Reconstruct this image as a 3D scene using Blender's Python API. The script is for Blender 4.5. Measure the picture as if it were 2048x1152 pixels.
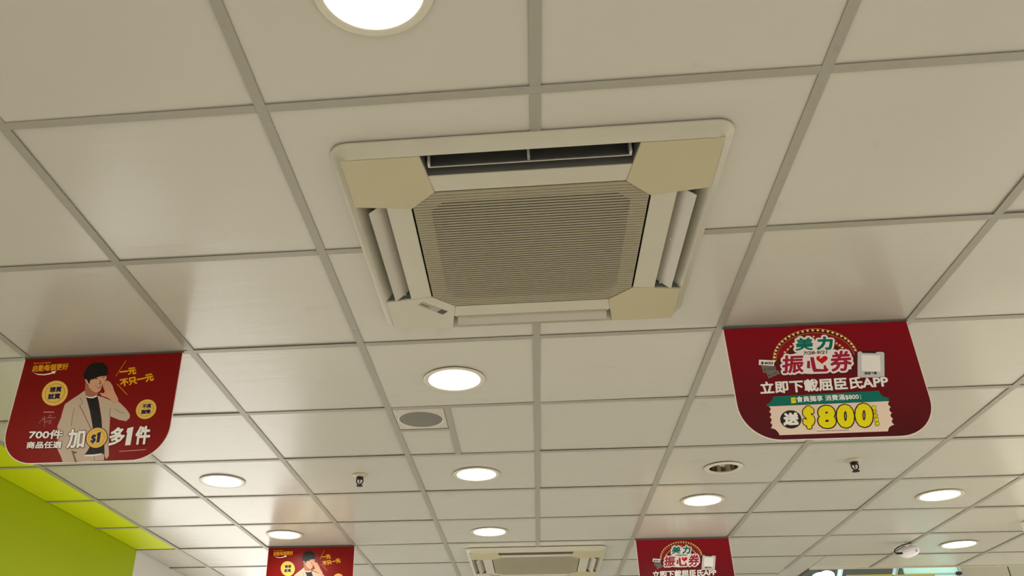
import bpy, bmesh, math, random
from mathutils import Vector, Matrix

scene = bpy.context.scene
col = scene.collection
for o in list(bpy.data.objects):
    bpy.data.objects.remove(o)
random.seed(7)

# ---------------------------------------------------------------- camera
CEIL = 2.85
EYE = Vector((-0.0617, -1.3689, CEIL - 1.2549))
cam_data = bpy.data.cameras.new('camera')
cam_data.sensor_fit = 'HORIZONTAL'
cam_data.sensor_width = 36.0
cam_data.lens = 29.6055
cam_data.shift_x = 0.07109
cam_data.clip_start = 0.02
cam = bpy.data.objects.new('camera', cam_data)
r = Vector((0.99470, 0.10276, 0.00241)); u = Vector((0.04859, -0.49085, 0.86989)); f = Vector((-0.09057, 0.86516, 0.49324))
m = Matrix(((r.x, u.x, -f.x, EYE.x), (r.y, u.y, -f.y, EYE.y), (r.z, u.z, -f.z, EYE.z), (0, 0, 0, 1)))
cam.matrix_world = m
col.objects.link(cam)
scene.camera = cam

# ---------------------------------------------------------------- world, exposure
world = bpy.data.worlds.new('world')
scene.world = world
world.use_nodes = True
bg = world.node_tree.nodes['Background']
bg.inputs['Color'].default_value = (1.0, 0.965, 0.90, 1)
bg.inputs['Strength'].default_value = 2.4
vs = scene.view_settings
vs.view_transform = 'Standard'
vs.look = 'None'
vs.gamma = 1.0
vs.use_curve_mapping = False
vs.exposure = -0.08
LAMP_W = 3.2          # power of every downlight
LENS_GLOW = 6.0        # radiance of its diffuser
scene.cycles.max_bounces = 6
scene.cycles.diffuse_bounces = 4

# ---------------------------------------------------------------- materials
def lin(c):
    return tuple(((v / 255) / 12.92 if v <= 10 else (((v / 255) + 0.055) / 1.055) ** 2.4) for v in c)

MATS = {}
def mat(name, rgb, rough=0.5, spec=0.5, metal=0.0, noise=0.0, scale=8.0, bump=0.0, bscale=(3, 3, 3), emit=0.0, coat=0.0, stains=None):
    if name in MATS:
        return MATS[name]
    mt = bpy.data.materials.new(name)
    mt.use_nodes = True
    nt = mt.node_tree
    b = nt.nodes['Principled BSDF']
    c = lin(rgb)
    b.inputs['Base Color'].default_value = (*c, 1)
    b.inputs['Roughness'].default_value = rough
    b.inputs['Specular IOR Level'].default_value = spec
    b.inputs['Metallic'].default_value = metal
    if coat:
        b.inputs['Coat Weight'].default_value = coat
        b.inputs['Coat Roughness'].default_value = 0.15
    if noise or bump or stains:
        geo = nt.nodes.new('ShaderNodeNewGeometry')
    if noise:
        n = nt.nodes.new('ShaderNodeTexNoise')
        n.inputs['Scale'].default_value = scale
        n.inputs['Detail'].default_value = 5
        nt.links.new(geo.outputs['Position'], n.inputs['Vector'])
        mix = nt.nodes.new('ShaderNodeMix'); mix.data_type = 'RGBA'
        mix.inputs['A'].default_value = (*[v * (1 - noise) for v in c], 1)
        mix.inputs['B'].default_value = (*[min(1, v * (1 + noise * 0.6)) for v in c], 1)
        nt.links.new(n.outputs['Fac'], mix.inputs['Factor'])
        last = mix.outputs['Result']
        if stains:                                  # grime with a shape of its own
            s = nt.nodes.new('ShaderNodeTexNoise')
            s.inputs['Scale'].default_value = stains[0]
            s.inputs['Detail'].default_value = 8
            s.inputs['Roughness'].default_value = 0.62
            nt.links.new(geo.outputs['Position'], s.inputs['Vector'])
            rp = nt.nodes.new('ShaderNodeValToRGB')
            rp.color_ramp.elements[0].position = stains[1]
            rp.color_ramp.elements[1].position = stains[2]
            rp.color_ramp.elements[0].color = (0, 0, 0, 1)
            rp.color_ramp.elements[1].color = (stains[3],) * 3 + (1,)
            nt.links.new(s.outputs['Fac'], rp.inputs['Fac'])
            m2 = nt.nodes.new('ShaderNodeMix'); m2.data_type = 'RGBA'
            nt.links.new(rp.outputs['Color'], m2.inputs['Factor'])
            nt.links.new(last, m2.inputs['A'])
            m2.inputs['B'].default_value = (*stains[4], 1)
            last = m2.outputs['Result']
        nt.links.new(last, b.inputs['Base Color'])
    if bump:
        mp = nt.nodes.new('ShaderNodeMapping')
        mp.inputs['Scale'].default_value = bscale
        nt.links.new(geo.outputs['Position'], mp.inputs['Vector'])
        n2 = nt.nodes.new('ShaderNodeTexNoise')
        n2.inputs['Scale'].default_value = 1.0
        n2.inputs['Detail'].default_value = 3
        nt.links.new(mp.outputs['Vector'], n2.inputs['Vector'])
        bp = nt.nodes.new('ShaderNodeBump')
        bp.inputs['Strength'].default_value = bump
        bp.inputs['Distance'].default_value = 0.002
        nt.links.new(n2.outputs['Fac'], bp.inputs['Height'])
        nt.links.new(bp.outputs['Normal'], b.inputs['Normal'])
    if emit:
        b.inputs['Emission Color'].default_value = (*c, 1)
        b.inputs['Emission Strength'].default_value = emit
    MATS[name] = mt
    return mt

TILE = mat('tile_vinyl', (193, 189, 176), 0.22, 0.5, noise=0.035, scale=2.2, bump=0.5, bscale=(4, 26, 4),
           stains=(5.0, 0.64, 0.78, 0.20, (0.20, 0.17, 0.12)))
TEE = mat('tee_enamel', (156, 152, 137), 0.42, 0.5, noise=0.05, scale=30, stains=(14, 0.62, 0.78, 0.3, (0.15, 0.13, 0.10)))
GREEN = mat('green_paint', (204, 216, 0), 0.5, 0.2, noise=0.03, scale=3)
WALLW = mat('white_wall_paint', (214, 210, 204), 0.6, 0.3, noise=0.03, scale=3)
AC = mat('ac_plastic', (189, 184, 165), 0.42, 0.5, noise=0.05, scale=6)
ACY = mat('ac_plastic_yellowed', (181, 172, 137), 0.45, 0.5, noise=0.06, scale=5)
ACYY = mat('ac_plastic_rim', (190, 185, 165), 0.42, 0.5, noise=0.10, scale=9)
FLAP = mat('flap_plastic', (188, 181, 166), 0.4, 0.5, noise=0.04, scale=9)
DUCT = mat('duct_dark', (96, 97, 96), 0.6, 0.4, noise=0.2, scale=20)
FILTER = mat('filter_mesh', (64, 60, 49), 0.8, 0.2, noise=0.35, scale=14)
SLAT = mat('grille_plastic', (160, 152, 128), 0.45, 0.4, noise=0.08, scale=7)
WHITE = mat('white_plastic', (232, 228, 226), 0.4, 0.5)
TRIM = mat('lamp_trim_enamel', (204, 198, 178), 0.35, 0.5)
LENS = mat('lamp_diffuser', (255, 250, 238), 0.5, 0.2, emit=LENS_GLOW)
LENS.cycles.emission_sampling = 'NONE'
CHROME = mat('reflector_aluminium', (138, 131, 114), 0.16, 0.5, metal=1.0)
GREYMESH = mat('speaker_mesh', (116, 114, 104), 0.6, 0.3, noise=0.12, scale=160)
BLACK = mat('black_metal', (12, 10, 10), 0.5, 0.25)
BRASS = mat('bulb_red', (120, 30, 20), 0.2, 0.6)
STEEL = mat('screw_steel', (190, 188, 182), 0.3, 0.5, metal=0.8)

# ---------------------------------------------------------------- mesh helpers
def link(name, me, mt, parent=None, loc=(0, 0, 0)):
    o = bpy.data.objects.new(name, me)
    if mt is not None and not me.materials:
        me.materials.append(mt)
    col.objects.link(o)
    o.location = loc
    if parent is not None:
        o.parent = parent
    return o

def pymesh(verts, faces, smooth=False):
    me = bpy.data.meshes.new('mesh')
    me.from_pydata([tuple(v) for v in verts], [], faces)
    me.update()
    if smooth:
        for p in me.polygons:
            p.use_smooth = True
    return me

def box(x0, x1, y0, y1, z0, z1, V=None, F=None):
    v = [(x0, y0, z0), (x1, y0, z0), (x1, y1, z0), (x0, y1, z0), (x0, y0, z1), (x1, y0, z1), (x1, y1, z1), (x0, y1, z1)]
    fc = [(0, 3, 2, 1), (4, 5, 6, 7), (0, 1, 5, 4), (1, 2, 6, 5), (2, 3, 7, 6), (3, 0, 4, 7)]
    if V is None:
        return v, fc
    b = len(V)
    V += v
    F += [tuple(i + b for i in q) for q in fc]

def boxes(*bs):
    V, F = [], []
    for b in bs:
        box(*b, V=V, F=F)
    return pymesh(V, F)

def prism(pts, z0, z1, bevel=0.0):
    """polygon (counter-clockwise seen from above) extruded z0..z1"""
    bm = bmesh.new()
    lo = [bm.verts.new((p[0], p[1], z0)) for p in pts]
    hi = [bm.verts.new((p[0], p[1], z1)) for p in pts]
    bm.faces.new(lo[::-1]); bm.faces.new(hi)
    n = len(pts)
    for i in range(n):
        bm.faces.new((lo[i], lo[(i + 1) % n], hi[(i + 1) % n], hi[i]))
    if bevel:
        es = [e for e in bm.edges if all(v.co.z == lo[0].co.z for v in e.verts)]
        bmesh.ops.bevel(bm, geom=es, offset=bevel, segments=2, affect='EDGES', profile=0.6)
    bmesh.ops.recalc_face_normals(bm, faces=bm.faces)
    me = bpy.data.meshes.new('mesh'); bm.to_mesh(me); bm.free()
    return me

def lathe(profile, n=40, cap=False, smooth=True):
    """profile = (radius, z) list, turned about z"""
    V, F = [], []
    k = len(profile)
    for i in range(n):
        a = 2 * math.pi * i / n
        for rr, z in profile:
            V.append((rr * math.cos(a), rr * math.sin(a), z))
    for i in range(n):
        j = (i + 1) % n
        for s in range(k - 1):
            F.append((i * k + s, j * k + s, j * k + s + 1, i * k + s + 1))
    if cap:
        F.append(tuple(i * k + k - 1 for i in range(n)))
        F.append(tuple(i * k for i in range(n))[::-1])
    me = pymesh(V, F)
    bm = bmesh.new(); bm.from_mesh(me)
    bmesh.ops.remove_doubles(bm, verts=bm.verts, dist=1e-6)
    bmesh.ops.recalc_face_normals(bm, faces=bm.faces)
    bm.to_mesh(me); bm.free()
    if smooth:
        for p in me.polygons:
            p.use_smooth = True
        me.set_sharp_from_angle(angle=math.radians(35))
    return me

def tube(pts, rad, n=8):
    V, F = [], []
    P = [Vector(p) for p in pts]
    for i, p in enumerate(P):
        t = (P[min(i + 1, len(P) - 1)] - P[max(i - 1, 0)]).normalized()
        a = t.cross(Vector((0.13, 0.31, 0.94))).normalized(); b = t.cross(a)
        for k in range(n):
            w = 2 * math.pi * k / n
            V.append(p + (a * math.cos(w) + b * math.sin(w)) * rad)
    for i in range(len(P) - 1):
        for k in range(n):
            q = (k + 1) % n
            F.append((i * n + k, i * n + q, (i + 1) * n + q, (i + 1) * n + k))
    F.append(tuple(range(n))[::-1]); F.append(tuple((len(P) - 1) * n + k for k in range(n)))
    return pymesh(V, F, True)

def thing(name, label, cat, loc=(0, 0, 0), group=None):
    o = bpy.data.objects.new(name, None)
    o.empty_display_size = 0.05
    col.objects.link(o)
    o.location = loc
    o['label'] = label; o['category'] = cat
    if group:
        o['group'] = group
    return o

def struct(name, me, mt, label=None):
    o = link(name, me, mt)
    o['kind'] = 'structure'
    if label:
        o['label'] = label
    return o

def copy_tree(o, parent=None):
    c = o.copy()
    col.objects.link(c)
    c.parent = parent
    for ch in list(o.children):
        copy_tree(ch, c)
    return c

# ---------------------------------------------------------------- room shell
XL, XR, YB, YF = -2.69, 4.2, -4.0, 8.2
FLOOR = mat('floor_vinyl', (236, 231, 222), 0.35, 0.5, noise=0.04, scale=2)
NOTCH = 1.97            # the ceiling stops short of the hall to the right of this line
EDGE = 5.23
struct('floor', boxes((XL - .2, XR + .6, YB, YF + 2, -0.1, 0)), FLOOR, 'pale glossy vinyl floor of the shop')
ceiling = struct('ceiling', boxes((XL - .1, NOTCH, YB, 6.6, CEIL + .12, CEIL + .24), (NOTCH, XR, YB, EDGE - .01, CEIL + .12, CEIL + .24)),
                 mat('deck', (200, 195, 182), 0.8, 0.2), 'suspended ceiling of off-white square tiles in a grey metal grid')
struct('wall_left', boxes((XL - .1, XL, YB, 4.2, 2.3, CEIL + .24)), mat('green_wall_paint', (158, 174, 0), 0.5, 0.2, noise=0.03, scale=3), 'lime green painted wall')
struct('wall_left_lower', boxes((XL - .1, XL, YB, 2.7, 0, 2.3), (XL - .1, XL, 2.7, 4.2, 0, .3)), WALLW, 'white lower wall')  # unseen; white to avoid green bounce, gap added to let daylight in
struct('wall_left_end', boxes((XL - .1, XL, 4.2, 6.6, 2.58, CEIL + .24), (XL - .1, XL, 4.2, 4.32, 0, 2.58)), WALLW, 'pale grey white wall after the lime green wall')  # left open below, unseen, so daylight brightens the far left ceiling
struct('wall_back', boxes((XL - .1, XR, YB - .1, YB, 2.35, CEIL + .24), (XL - .1, XR, YB - .1, YB, 0, .3), (XL - .1, XL + .3, YB - .1, YB, .3, 2.35), (.7, .95, YB - .1, YB, .3, 2.35)), mat('back_wall', (196, 188, 170), 0.6, 0.3, noise=.05), 'cream wall behind')  # unseen; openings added so world light falls on the banners
struct('wall_right', boxes((2.95, 3.05, YB, 1.2, 0, CEIL + .24), (2.95, 3.05, 1.2, 3.9, 2.80, CEIL + .24), (2.95, 3.05, 1.2, 3.9, 0, .3), (XR, XR + .1, 3.9, 5.2, 2.4, CEIL + .24)), WALLW, 'white wall')
struct('wall_jamb', boxes((2.84, XR + .1, 3.9, 3.975, 0, CEIL)), mat('jamb_paint', (236, 232, 218), 0.5, 0.4), 'cream white jamb at the right edge')  # thin wall jamb at the far side of the right opening

# ---------------------------------------------------------------- ceiling grid
P = 0.6
LAMPS = [(-0.30, -0.30), (-0.307, 1.53), (-1.595, 2.71), (-0.301, 2.714), (0.890, 3.30), (2.127, 3.319), (-1.58, 3.86), (-0.297, 3.90), (2.716, 4.519)]
DEAD = (0.893, 2.715)
HOLES = [(x, y, 0.104) for x, y in LAMPS] + [(DEAD[0], DEAD[1], 0.072)]
ACS = [(-0.017, 0.6), (-0.017, 4.8)]
ACH = 0.445             # half of the opening cut for an air conditioner
TH = 0.012

def tile_mesh(w, h, hole=None):
    """tile w x h about its own centre, lower face at z=0 with eased edges; optional round hole (x, y, r)"""
    e = 0.0012
    bm = bmesh.new()
    def ring(hw, hh, z, pts):
        return [bm.verts.new((p[0] * hw, p[1] * hh, z)) for p in pts]
    if hole is None:
        c = [(-1, -1), (1, -1), (1, 1), (-1, 1)]
    else:
        hx, hy, hr = hole
        ang = [2 * math.pi * k / 32 for k in range(32)]
        for sx, sy in ((-1, -1), (1, -1), (1, 1), (-1, 1)):
            ang.append(math.atan2(sy * h / 2 - hy, sx * w / 2 - hx) % (2 * math.pi))
        ang = sorted(ang)
        c = []
        for a in ang:
            dx, dy = math.cos(a), math.sin(a)
            t = min([((w / 2 if dx > 0 else -w / 2) - hx) / dx if abs(dx) > 1e-9 else 9, ((h / 2 if dy > 0 else -h / 2) - hy) / dy if abs(dy) > 1e-9 else 9])
            c.append(((hx + dx * t) / (w / 2), (hy + dy * t) / (h / 2)))
    n = len(c)
    r0 = ring(w / 2 - e, h / 2 - e, 0, c); r1 = ring(w / 2, h / 2, e, c); r2 = ring(w / 2, h / 2, TH, c)
    for a, b in ((r0, r1), (r1, r2)):
        for i in range(n):
            bm.faces.new((a[i], a[(i + 1) % n], b[(i + 1) % n], b[i]))
    if hole is None:
        bm.faces.new(r0[::-1]); bm.faces.new(r2)
    else:
        i0 = [bm.verts.new((hx + hr * math.cos(a), hy + hr * math.sin(a), 0)) for a in ang]
        i1 = [bm.verts.new((v.co.x, v.co.y, TH)) for v in i0]
        for i in range(n):
            j = (i + 1) % n
            bm.faces.new((r0[j], r0[i], i0[i], i0[j])); bm.faces.new((r2[i], r2[j], i1[j], i1[i])); bm.faces.new((i0[j], i0[i], i1[i], i1[j]))
    bmesh.ops.recalc_face_normals(bm, faces=bm.faces)
    me = bpy.data.meshes.new('mesh'); bm.to_mesh(me); bm.free()
    return me

TILE_CACHE = {}
def tile(x0, x1, y0, y1, mt=None, still=False):
    g = 0.003
    x0, x1, y0, y1 = x0 + g, x1 - g, y0 + g, y1 - g
    w, h, cx, cy = x1 - x0, y1 - y0, (x0 + x1) / 2, (y0 + y1) / 2
    hole = None
    for hx, hy, hr in HOLES:
        if x0 < hx < x1 and y0 < hy < y1:
            hole = (hx - cx, hy - cy, hr)
    mt = mt or TILE
    key = (round(w, 3), round(h, 3), mt.name, hole)
    me = TILE_CACHE.get(key)
    if me is None:
        me = tile_mesh(w, h, hole); me.materials.append(mt); TILE_CACHE[key] = me
    o = link('ceiling_tile', me, None, ceiling, (cx, cy, CEIL + 0.0034 + random.random() * 0.0018))
    if not still:
        o.rotation_euler = (math.radians(random.uniform(-.22, .22)), math.radians(random.uniform(-.22, .22)), math.radians(random.uniform(-.12, .12)))
    return o

def l_tile(x0, x1, y0, y1, ac):
    """a tile with the corner under the air conditioner sawn away"""
    g = 0.003
    cx, cy = ac
    ax0, ax1, ay0, ay1 = cx - ACH, cx + ACH, cy - ACH, cy + ACH
    x0, x1, y0, y1 = x0 + g, x1 - g, y0 + g, y1 - g
    kx = ax0 if x0 < ax0 < x1 else ax1
    ky = ay0 if y0 < ay0 < y1 else ay1
    left = kx == ax0; low = ky == ay0
    if left and low: pts = [(x0, y0), (x1, y0), (x1, ky), (kx, ky), (kx, y1), (x0, y1)]
    elif left: pts = [(x0, y0), (kx, y0), (kx, ky), (x1, ky), (x1, y1), (x0, y1)]
    elif low: pts = [(x0, y0), (x1, y0), (x1, y1), (kx, y1), (kx, ky), (x0, ky)]
    else: pts = [(kx, y0), (x1, y0), (x1, y1), (x0, y1), (x0, ky), (kx, ky)]
    return link('ceiling_tile', prism(pts, CEIL + .0036, CEIL + .0156), TILE, ceiling)

def in_view(x, y):
    return y > -1.3 and -1.75 - 0.47 * (y + 1.3) < x < 1.65 + 0.47 * (y + 1.3)

for j in range(-3, 11):
    for i in range(-5, 8):
        x0, x1, y0, y1 = i * P, i * P + P, j * P, j * P + P
        if not in_view((x0 + x1) / 2, (y0 + y1) / 2):
            continue
        if y0 > 6.5 or x0 > 4.0:
            continue
        mt = TILE
        if i == -5:
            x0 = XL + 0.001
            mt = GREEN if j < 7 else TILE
        acs = [a for a in ACS if x0 < a[0] + ACH and x1 > a[0] - ACH and y0 < a[1] + ACH and y1 > a[1] - ACH]
        if acs:
            l_tile(x0, x1, y0, y1, acs[0])
        elif (i, j) == (-1, 3):                      # the tile that makes room for the loudspeaker
            tile(x0, -0.364, 2.062, y1); tile(-0.364, x1, y0, y1)
        elif (i, j) == (3, 8):
            tile(x0, NOTCH, y0, y1); tile(NOTCH, x1, y0, EDGE)
        elif j == 8 and i > 3:
            tile(x0, x1, y0, EDGE)
        elif j > 8 and i >= 3:
            if i == 3:
                tile(x0, NOTCH, y0, y1)
        else:
            tile(x0, x1, y0, y1, mt)

FW = 0.0120; FT = 0.0015
TEE_CACHE = {}
def tee(x0, x1, y0, y1):
    """flange and upright web of one bar"""
    w, h = x1 - x0, y1 - y0
    key = (round(w, 3), round(h, 3))
    me = TEE_CACHE.get(key)
    if me is None:
        a, b = w / 2, h / 2
        if w > h:
            me = boxes((-a, a, -b, b, 0, FT), (-a, a, -.0008, .0008, FT, .026))
        else:
            me = boxes((-a, a, -b, b, 0, FT), (-.0008, .0008, -b, b, FT, .026))
        me.materials.append(TEE)
        TEE_CACHE[key] = me
    return link('grid_bar', me, None, ceiling, ((x0 + x1) / 2, (y0 + y1) / 2, CEIL))

def cut(a0, a1, fixed, along_x):
    """pieces of a bar left when the air conditioners' openings are taken out"""
    out = [(a0, a1)]
    for cx, cy in ACS:
        lo, hi, c = (cx - ACH, cx + ACH, cy) if along_x else (cy - ACH, cy + ACH, cx)
        if abs(fixed - c) < ACH:
            new = []
            for p, q in out:
                if p < lo: new.append((p, min(q, lo)))
                if q > hi: new.append((max(p, hi), q))
            out = new
    return [(p, q) for p, q in out if q - p > 0.01]

# long bars run away from the camera on every second line, joined end to end
for i in (-3, -1, 1, 3, 5):
    x = i * P
    ends = {-1: [-1.5, 1.09, 6.4], 1: [-1.5, 1.055, 6.4], -3: [-0.6, 3.0, 6.4], 3: [-0.6, 3.05, EDGE], 5: [1.0, EDGE]}[i]
    for a, b in zip(ends, ends[1:]):
        tee(x - FW, x + FW, a + .0008, b - .0008)
for j in range(-2, 10):                              # cross bars of two tiles
    y = j * P
    for a in (-5, -3, -1, 1, 3, 5):
        x0, x1 = a * P + FW + .0004, (a + 2) * P - FW - .0004
        if a == -5: x0 = XL + .001
        if not (in_view((x0 + x1) / 2 - .5, y) or in_view((x0 + x1) / 2 + .5, y)):
            continue
        if y > EDGE and a >= 3: continue
        if y > EDGE and a == 1: pass
        if a == 5: x1 = min(x1, XR)
        for p, q in cut(x0, x1, y, True):
            tee(p, q, y - FW, y + FW)
for i in (-4, -2, 0, 2, 4, 6):                       # short bars between the cross bars
    x = i * P
    for j in range(-3, 10):
        y0, y1 = j * P + FW + .0004, (j + 1) * P - FW - .0004
        if not in_view(x, (y0 + y1) / 2): continue
        if i >= 4:
            if j > 8: continue
            if j == 8: y1 = EDGE
        for p, q in cut(y0, y1, x, False):
            tee(x - FW, x + FW, p, q)
# bars framing the loudspeaker
tee(-0.364 - FW, -0.364 + FW, 3 * P + FW, 4 * P - FW)
tee(-P + FW, -0.364 - FW, 2.062 - FW, 2.062 + FW)
# edge trims
t = struct('trim_1', boxes((NOTCH, XR, EDGE, EDGE + .012, CEIL - .005, CEIL + .12)), TRIM, 'pale metal edge trim where the ceiling stops before the hall')
t = struct('trim_2', boxes((NOTCH - .004, NOTCH + .008, EDGE + .012, 6.6, CEIL - .002, CEIL + .12)), mat('trim_dark', (60, 58, 54), 0.5), 'dark edge trim at the ceiling notch')

# ---------------------------------------------------------------- air conditioners
def rrect(h, rad, n=6):
    pts = []
    for k, (sx, sy) in enumerate(((1, 1), (-1, 1), (-1, -1), (1, -1))):
        for s in range(n + 1):
            a = math.pi / 2 * (k + s / n)
            pts.append((sx * (h - rad) + rad * math.cos(a), sy * (h - rad) + rad * math.sin(a)))
    return pts

def loft(rings, close=False):
    V, F = [], []
    n = len(rings[0][0])
    for pts, z in rings:
        V += [(x, y, z) for x, y in pts]
    for k in range(len(rings) - 1):
        for i in range(n):
            j = (i + 1) % n
            F.append((k * n + i, k * n + j, (k + 1) * n + j, (k + 1) * n + i))
    me = pymesh(V, F)
    bm = bmesh.new(); bm.from_mesh(me); bmesh.ops.recalc_face_normals(bm, faces=bm.faces); bm.to_mesh(me); bm.free()
    for p in me.polygons: p.use_smooth = True
    me.set_sharp_from_angle(angle=math.radians(40))
    return me

def rot(pts, k):
    for _ in range(k):
        pts = [(-y, x) for x, y in pts]
    return pts

ZP = -0.030
def make_ac():
    root = thing('air_conditioner', 'near square white ceiling air conditioner with yellowed corner covers and slatted grille', 'air conditioner', (ACS[0][0], ACS[0][1], CEIL), 'ceiling cassette air conditioners')
    # sloping rim lying against the tiles
    rim = loft([(rrect(.466, .045), 0.0), (rrect(.466, .045), -.004), (rrect(.453, .036), -.009), (rrect(.443, .030), -.027), (rrect(.440, .028), ZP), (rrect(.4365, .026), ZP + .003), (rrect(.412, .022), .006), (rrect(.410, .020), .05)])
    link('rim', rim, ACYY, root)
    for k in range(4):
        pts = rot([(-.4385, -.4385), (-.252, -.4385), (-.232, -.297), (-.297, -.232), (-.4385, -.252)], k)
        cover = link('corner_cover', prism(pts, ZP - .0015, ZP + .004, 0.001), AC if k == 3 else ACY, root)
        if k == 3:
            cover['label'] = 'whiter corner cover with receiver window'
            # receiver and indicator panel set along the diagonal
            c = Vector((-.295, .307)); d = Vector((.72, .69)).normalized(); nn = Vector((-d.y, d.x))
            def plate(u0, u1, v0, v1, z0=ZP - .0028):
                q = [c + d * u0 + nn * v0, c + d * u1 + nn * v0, c + d * u1 + nn * v1, c + d * u0 + nn * v1]
                return prism([(p.x, p.y) for p in q], z0, ZP)
            link('indicator_panel', plate(-.058, .042, -.013, .013, ZP - .0022), SLAT, cover)
            link('receiver_window', plate(.016, .038, -.0115, .0115, ZP - .003), mat('receiver_dark', (42, 36, 50), .25), cover)
            link('switch', plate(-.018, .010, -.010, .010, ZP - .0028), mat('switch_grey', (158, 153, 140), .5), cover)
            link('switch_slot', plate(-.056, -.024, -.003, .003, ZP - .0028), mat('slot_dark', (90, 82, 62), .5), cover)
        # strip between outlet and grille
        pts = rot([(-.2405, -.360), (.2405, -.360), (.2312, -.2985), (-.2312, -.2985)], k)
        link('inner_strip', prism(pts, ZP, ZP + .004), AC, root)
        # outlet duct: an open dark trough above the slot
        V, F = [], []
        q = rot([(-.252, -.4376), (.252, -.4376), (.241, -.360), (-.241, -.360)], k)
        V = [(x, y, ZP + .003) for x, y in q] + [(x, y, .075) for x, y in q]
        F = [(0, 1, 5, 4), (1, 2, 6, 5), (2, 3, 7, 6), (3, 0, 4, 7), (4, 5, 6, 7)]
        link('outlet_duct', pymesh(V, F), DUCT, root)
        # flap: bent blade with rounded lip, swung open
        prof = [(.4060, -.0400), (.4072, -.0384), (.3900, -.0235), (.3680, -.0035), (.3664, -.0050), (.3880, -.0255)]
        V, F = [], []
        L = .232
        for s in (-L, L):
            for uu, z in prof:
                V.append((s, -uu, z))
        n = len(prof)
        for i in range(n):
            F.append((i, (i + 1) % n, n + (i + 1) % n, n + i))
        F.append(tuple(range(n))[::-1]); F.append(tuple(range(n, 2 * n)))
        V2 = []
        for x, y, z in V:
            (a, b), = rot([(x, y)], k)
            V2.append((a, b, z))
        me = pymesh(V2, F)
        bm = bmesh.new(); bm.from_mesh(me); bmesh.ops.recalc_face_normals(bm, faces=bm.faces); bm.to_mesh(me); bm.free()
        flap = link('flap', me, FLAP, root)
        for s in (-L - .004, 0.0, L + .004):
            pin = boxes((s - .003, s + .003, -.392, -.376, -.016, .014))
            for v in pin.vertices:
                (a, b), = rot([(v.co.x, v.co.y)], k)
                v.co.x, v.co.y = a, b
            link('hinge_pin', pin, WHITE, flap)
    # intake grille
    h, c = .2935, .0615
    octo = [(-h + c, -h), (h - c, -h), (h, -h + c), (h, h - c), (h - c, h), (-h + c, h), (-h, h - c), (-h, -h + c)]
    V = [(x, y, ZP + .0018) for x, y in octo]
    hi = .250; ci = .035
    inner = [(-hi + ci, -hi), (hi - ci, -hi), (hi, -hi + ci), (hi, hi - ci), (hi - ci, hi), (-hi + ci, hi), (-hi, hi - ci), (-hi, -hi + ci)]
    V += [(x, y, ZP + .0018) for x, y in inner] + [(x, y, ZP + .016) for x, y in inner]
    F = []
    for i in range(8):
        j = (i + 1) % 8
        F += [(i, j, 8 + j, 8 + i), (8 + i, 8 + j, 16 + j, 16 + i)]
    grille = link('intake_grille', pymesh(V, F), SLAT, root)
    me = pymesh([(x, y, ZP + .014) for x, y in inner], [tuple(range(8))])
    link('filter', me, FILTER, grille)
    n = 50
    full = None
    for k in range(n):
        y = -h + .006 + (2 * h - .012) * k / (n - 1)
        w = h - .002
        if abs(y) > h - c:
            w = h - (abs(y) - (h - c)) - .002
        z0, z1 = ZP - .001, ZP + .0018
        me = None
        if w == h - .002 and full is not None:
            me = full
        else:
            V = [(-w, -.0021, z0), (w, -.0021, z0), (w, .0021, z0), (-w, .0021, z0), (-w, -.0028, z1), (w, -.0028, z1), (w, .0028, z1), (-w, .0028, z1)]
            me = pymesh(V, box(0, 1, 0, 1, 0, 1)[1])
            me.materials.append(SLAT)
            if w == h - .002:
                full = me
        link('slat', me, None, grille, (0, y, 0))
    return root

ac = make_ac()
ac2 = copy_tree(ac)
ac2.location = (ACS[1][0], ACS[1][1], CEIL)
ac2['label'] = 'far ceiling air conditioner cut off by the bottom of the picture'

# ---------------------------------------------------------------- downlights
def make_downlight(loc, label, spin=0.0):
    root = thing('downlight', label, 'downlight', (loc[0], loc[1], CEIL), 'lit round downlights in the ceiling')
    link('trim_ring', lathe([(.102, .022), (.102, -.0003), (.1155, -.0003), (.1160, -.0012), (.1130, -.0028), (.1000, -.0034), (.0970, -.0020), (.0962, .022)], 56), TRIM, root)
    ld = bpy.data.lights.new('lamp', 'AREA')
    ld.shape = 'DISK'; ld.size = .17; ld.energy = LAMP_W; ld.color = (1.0, 0.985, 0.90); ld.spread = math.radians(165)
    lo = bpy.data.objects.new('lamp', ld); col.objects.link(lo); lo.location = (0, 0, -.0065); lo.parent = root
    link('diffuser', lathe([(.0965, .004), (.090, -.0005), (.060, -.0035), (.0, -.0045)], 48), LENS, root)
    return root

dl = make_downlight(LAMPS[0], 'big lit downlight cut off by the top edge of the picture')
labels = ['lit downlight just behind the near air conditioner', 'lit downlight to the left of the left sprinkler head',
          'lit downlight behind the square ceiling loudspeaker', 'lit downlight just behind the unlit downlight',
          'lit downlight at right behind the right sprinkler head', 'lit downlight directly above the far red portrait banner',
          'lit downlight just in front of the far air conditioner', 'lit downlight beside the small white ceiling sensor']
for p, lb in zip(LAMPS[1:], labels):
    c = copy_tree(dl); c.location = (p[0], p[1], CEIL); c['label'] = lb
# unseen lamps outside the picture: first read from its glow, others added for light
MORE = [(0.90, -0.34), (-2.0, 0.3), (2.1, 0.6), (2.6, 2.3), (-0.3, -1.9), (0.9, -1.9), (2.7, -1.2), (-1.58, 5.6), (-0.3, 6.2), (1.0, 5.9)]
for p in MORE:
    c = copy_tree(dl); c.location = (p[0], p[1], CEIL - .001); c['label'] = 'unseen lit downlight outside the picture'; c['group'] = 'unseen lit downlights outside the picture'

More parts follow.
